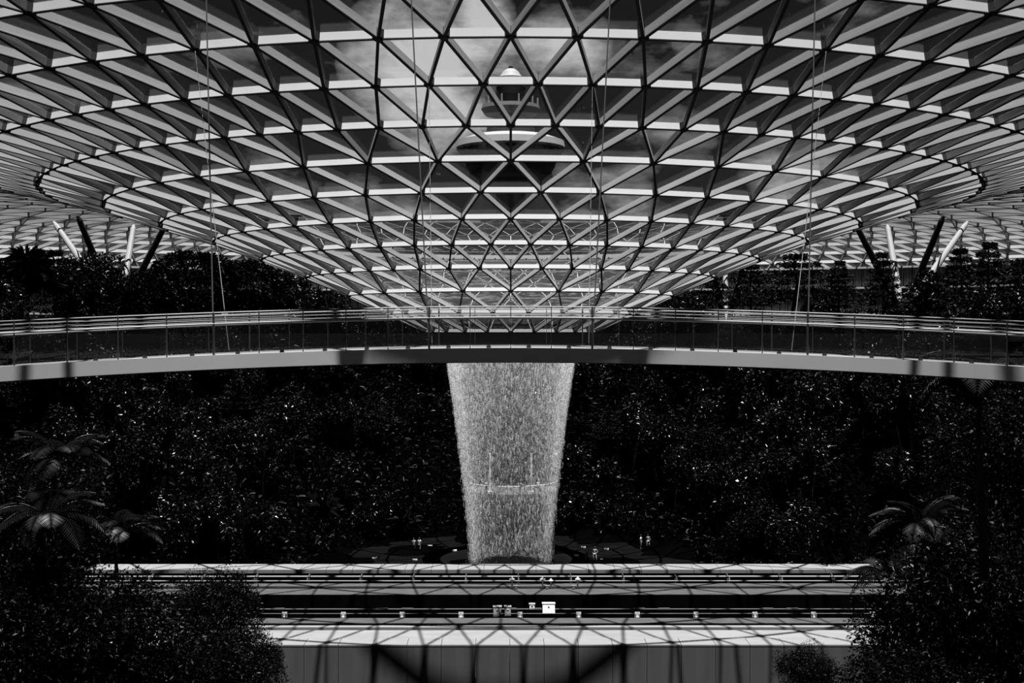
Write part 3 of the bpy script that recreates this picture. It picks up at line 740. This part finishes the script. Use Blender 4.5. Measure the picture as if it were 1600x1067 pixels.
# big dark crowns in front of the tracks
def front(px, ytop, z, label, sc=1.0):
    p = P(px, ytop, z); p.z -= 25.6*sc; place('giant', p, sc, label)
front(60, 690, .60, 'huge dark canopy tree at the left edge, level with the waterfall')
front(-30, 830, .50, 'huge dark canopy tree filling the lower left corner')
front(118, 872, .50, 'dark canopy tree hiding the left end of the tracks', .9)
front(330, 888, .62, 'dark leafy tree overhanging the far parapet on the left', .62)
front(265, 960, .52, 'dark canopy tree in front of the tracks, with sunlit leaf tips', .8)
front(375, 985, .56, 'dark canopy tree against the left end of the panelled wall', .5)
front(1470, 900, .56, 'dark canopy tree hiding the right end of the tracks', .85)
front(1560, 800, .52, 'huge dark canopy tree filling the lower right corner')
front(1590, 600, .60, 'huge dark canopy tree at the right edge under the bridge')
front(1430, 1000, .50, 'dark canopy tree low at the right in front of the wall', .7)
front(1262, 1008, .56, 'small dark tree in front of the right end of the panelled wall', .34)
palm(P(1392, 905, .60) - Vector((0, 0, 7)), 'feathery palm beside the right end of the tracks', 20, 1.0)
palm(P(1540, 600, .36) - Vector((0, 0, 6)), 'palm with long fronds under the right end of the bridge', 18, .9)
palm(P(1440, 830, .55) - Vector((0, 0, 7)), 'palm on the right above the feathery one', 18, 1.0)
palm(P(90, 720, .55) - Vector((0, 0, 7)), 'palm on the left, highest of three catching the sun', 18, 1.0)
palm(P(75, 815, .50) - Vector((0, 0, 7)), 'palm on the left, lowest of three catching the sun', 18, 1.0)
palm(P(185, 838, .62) - Vector((0, 0, 7)), 'palm on the left, nearest the tracks of three', 18, 1.0)
# ground cover that nobody could count
n = 150000
a = rng.uniform(-2.2, 2.2, n); r = np.sqrt(rng.uniform(.15**2, .60**2, n)); x = r*np.sin(a); z = 1 + np.where(np.cos(a) > 0, r*np.cos(a), r*np.cos(a)*1.0)
keep = (np.abs(x)/np.maximum(z, .3) < .45) & ((z > .98) | (np.abs(x) > .30) | ((z > .885) & (np.abs(x) > .15))) & (z > .55); x = x[keep]; z = z[keep]
C = np.array([(p*S, q*S, ground(p*S, q*S) + random.uniform(0, 1.6)) for p, q in zip(x, z)])
d = sph(len(C)); d[:, 2] = np.abs(d[:, 2])
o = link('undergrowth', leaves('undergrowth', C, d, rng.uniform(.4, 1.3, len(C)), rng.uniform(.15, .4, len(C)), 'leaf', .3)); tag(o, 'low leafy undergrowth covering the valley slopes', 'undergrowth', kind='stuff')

# ------------------------------------------------------------------ lookout deck behind the water
ld = thing('lookout_deck', 'curved lookout deck seen dimly through the falling water', 'deck', (0, 1.16*S, -.150*S))
b = MB(); b.lathe([(0, 0), (.042*S, 0), (.042*S, -.9), (.036*S, -1.6), (0, -1.6)], 0, 0, 40); b.build('platform', 'grey_box', ld)
b = MB()
b.lathe([(.030*S, -1.6), (.028*S, -8)], 0, 0, 32); b.build('drum', 'tower_dark', ld)
for i in range(26):
    a = -1.5 + 3*i/25; mb = MB(); mb.tube([(.0415*S*math.sin(a), -.0415*S*math.cos(a), 0), (.0415*S*math.sin(a), -.0415*S*math.cos(a), 1.1)], .04, 5); mb.build('post', 'rail_steel', ld)
mb = MB(); mb.tube([(.0415*S*math.sin(-1.5+3*i/25), -.0415*S*math.cos(-1.5+3*i/25), 1.1) for i in range(26)], .05, 6); mb.build('handrail', 'white_paint', ld)
for x, lab in ((-1.0, 'left'), (1.0, 'right')):
    mb = MB(); mb.box(x*2.75-.12, x*2.75+.12, -.2, .2, 0, 5.2); mb.box(x*2.75-.3, x*2.75+.3, -.3, .3, 0, .15)
    tag(mb.build('light_mast', 'white_paint'), 'white mast behind the water on the %s of the lookout deck' % lab, 'mast').location = (0, 1.135*S, -.150*S)

# ------------------------------------------------------------------ people
def person_proto(pose, shirt, legs):
    J = {'pelvis': (0,0,.95), 'chest': (0,.0,1.3), 'neck': (0,0,1.47), 'head': (0,-.02,1.62)}
    if pose == 0: arms = [((.2,0,1.38),(.25,.02,1.12),(.24,-.06,.88)), ((-.2,0,1.38),(-.25,.02,1.12),(-.24,-.06,.88))]; lg = .1; tilt = 0
    if pose == 1: arms = [((.2,0,1.38),(.3,-.1,1.2),(.12,-.28,1.4)), ((-.2,0,1.38),(-.3,-.1,1.2),(-.12,-.28,1.4))]; lg = .12; tilt = 0
    if pose == 2: arms = [((.2,0,1.38),(.36,.05,1.16),(.18,-.08,1.0)), ((-.2,0,1.38),(-.26,.05,1.14),(-.27,-.02,.9))]; lg = .15; tilt = 0
    def skin(name, verts, eds, rad, m):
        me = bpy.data.meshes.new(name); me.from_pydata(verts, eds, []); o = bpy.data.objects.new(name, me); COL.objects.link(o)
        md = o.modifiers.new('s', 'SKIN'); me.skin_vertices[0].data[0].use_root = True
        for i, r in enumerate(rad): me.skin_vertices[0].data[i].radius = (r, r*.85)
        sb = o.modifiers.new('u', 'SUBSURF'); sb.levels = 1
        dg = bpy.context.evaluated_depsgraph_get(); nm = bpy.data.meshes.new_from_object(o.evaluated_get(dg)); nm.name = name
        nm.materials.clear(); nm.materials.append(MATS[m])
        bpy.data.objects.remove(o); bpy.data.meshes.remove(me); return nm
    V = [(0,0,.95),(0,0,1.15),(0,0,1.38),(0,0,1.48),(0,-.01,1.58),(0,-.01,1.68)]; E_ = [(0,1),(1,2),(2,3),(3,4),(4,5)]; R_ = [.13,.12,.13,.05,.09,.08]
    for a_ in arms:
        i = len(V); V += list(a_); E_ += [(2, i), (i, i+1), (i+1, i+2)]; R_ += [.055,.042,.03]
        V.append(tuple(Vector(a_[2]) + (Vector(a_[2])-Vector(a_[1])).normalized()*.1)); E_.append((i+2, i+3)); R_.append(.03)
    for s_ in (-1, 1):
        i = len(V); V += [(s_*lg,0,.88),(s_*(lg+.01),-.02,.48),(s_*(lg+.02),.02,.08),(s_*(lg+.03),-.12,.04)]; E_ += [(0,i),(i,i+1),(i+1,i+2),(i+2,i+3)]; R_ += [.09,.06,.042,.035]
    body = skin('body', V, E_, R_, 'skin')
    sv = [(0,0,.92),(0,0,1.15),(0,0,1.39)]; se = [(0,1),(1,2)]; sr = [.15,.14,.14]
    for a_ in arms:
        i = len(sv); sv += [a_[0], tuple(Vector(a_[0]).lerp(Vector(a_[1]), .7))]; se += [(2, i), (i, i+1)]; sr += [.07,.062]
    sh = skin('shirt', sv, se, sr, shirt)
    tv = [(0,0,.96)]; te = []; tr2 = [.145]
    for s_ in (-1, 1):
        i = len(tv); tv += [(s_*lg,0,.86),(s_*(lg+.01),-.02,.48),(s_*(lg+.02),.02,.12)]; te += [(0,i),(i,i+1),(i+1,i+2)]; tr2 += [.105,.078,.065]
    tm = skin('trousers', tv, te, tr2, legs)
    mb = MB(); mb.lathe([(0,1.775),(.07,1.76),(.102,1.70),(.105,1.64),(.09,1.58)], 0, .02, 12); hm = mb.mesh('hair', 'hair')
    return body, sh, tm, hm
PP = [person_proto(0, 'cloth_white', 'cloth_grey'), person_proto(1, 'cloth_white', 'cloth_dark'), person_proto(2, 'cloth_grey', 'cloth_white')]
def person(px, pyfeet, z, k, rz, label, base=None):
    p = P(px, pyfeet, z); p.z = (-.1895*S) if base is None else base
    t = thing('person', label, 'person', p, rz=rz)
    for nme, me in zip(('body', 'shirt', 'trousers', 'hair'), PP[k]): link(nme, me, t)
person(917, 882, 1.022, 0, .3, 'person in a white shirt standing beside the waterfall, arms down')
person(930, 884, 1.018, 2, -.4, 'person in pale trousers with a hand on the hip, just right of the waterfall')
person(646, 868, 1.06, 1, .8, 'person raising both hands to the face on the plaza left of the waterfall')
person(655, 868, 1.062, 0, 2.5, 'person in a white shirt close beside one with raised hands, left of the waterfall')
person(1002, 866, 1.075, 0, 1.2, 'person in a white shirt walking far right on the plaza')
person(1013, 866, 1.078, 2, .4, 'person in pale trousers beside the far right walker on the plaza')
LB = -.150*S
person(760, 770, 1.128, 1, 3.4, 'person at the left of the lookout deck behind the water', LB)
person(771, 770, 1.125, 2, 2.9, 'person in pale trousers at the rail of the lookout deck behind the water', LB)
person(812, 770, 1.125, 0, 3.1, 'person in white standing just right of centre on the lookout deck', LB)
person(841, 770, 1.13, 0, 3.3, 'person in white at the right end of the lookout deck', LB)

# ------------------------------------------------------------------ low lights on the plaza
for i, (x, y, lab) in enumerate([(671.7, 856, 'nearest the pair of people left of the waterfall'), (710, 863, 'closest to the waterfall on its left'), (648, 878, 'by the far parapet, below the pair of people on the left'),
                   (585, 875, 'leftmost of the row on the plaza'), (912, 858, 'above the two people right of the waterfall'), (948, 861, 'just right of and above the people by the waterfall'),
                   (901, 871, 'closest to the waterfall on its right'), (942, 878, 'just right of the person with a hand on the hip'), (1056, 869, 'rightmost of the row on the plaza')]):
    z = .1895*F/(y-HY); p = Vector(((x-CX)/F*z*S, z*S, -.1895*S)); mb = MB(); mb.box(-.28, .28, -.1, .1, .1, .28); mb.box(-.06, .06, -.05, .05, 0, .1)
    tag(mb.build('path_light', 'white_paint'), 'low white path light ' + lab, 'light').location = p
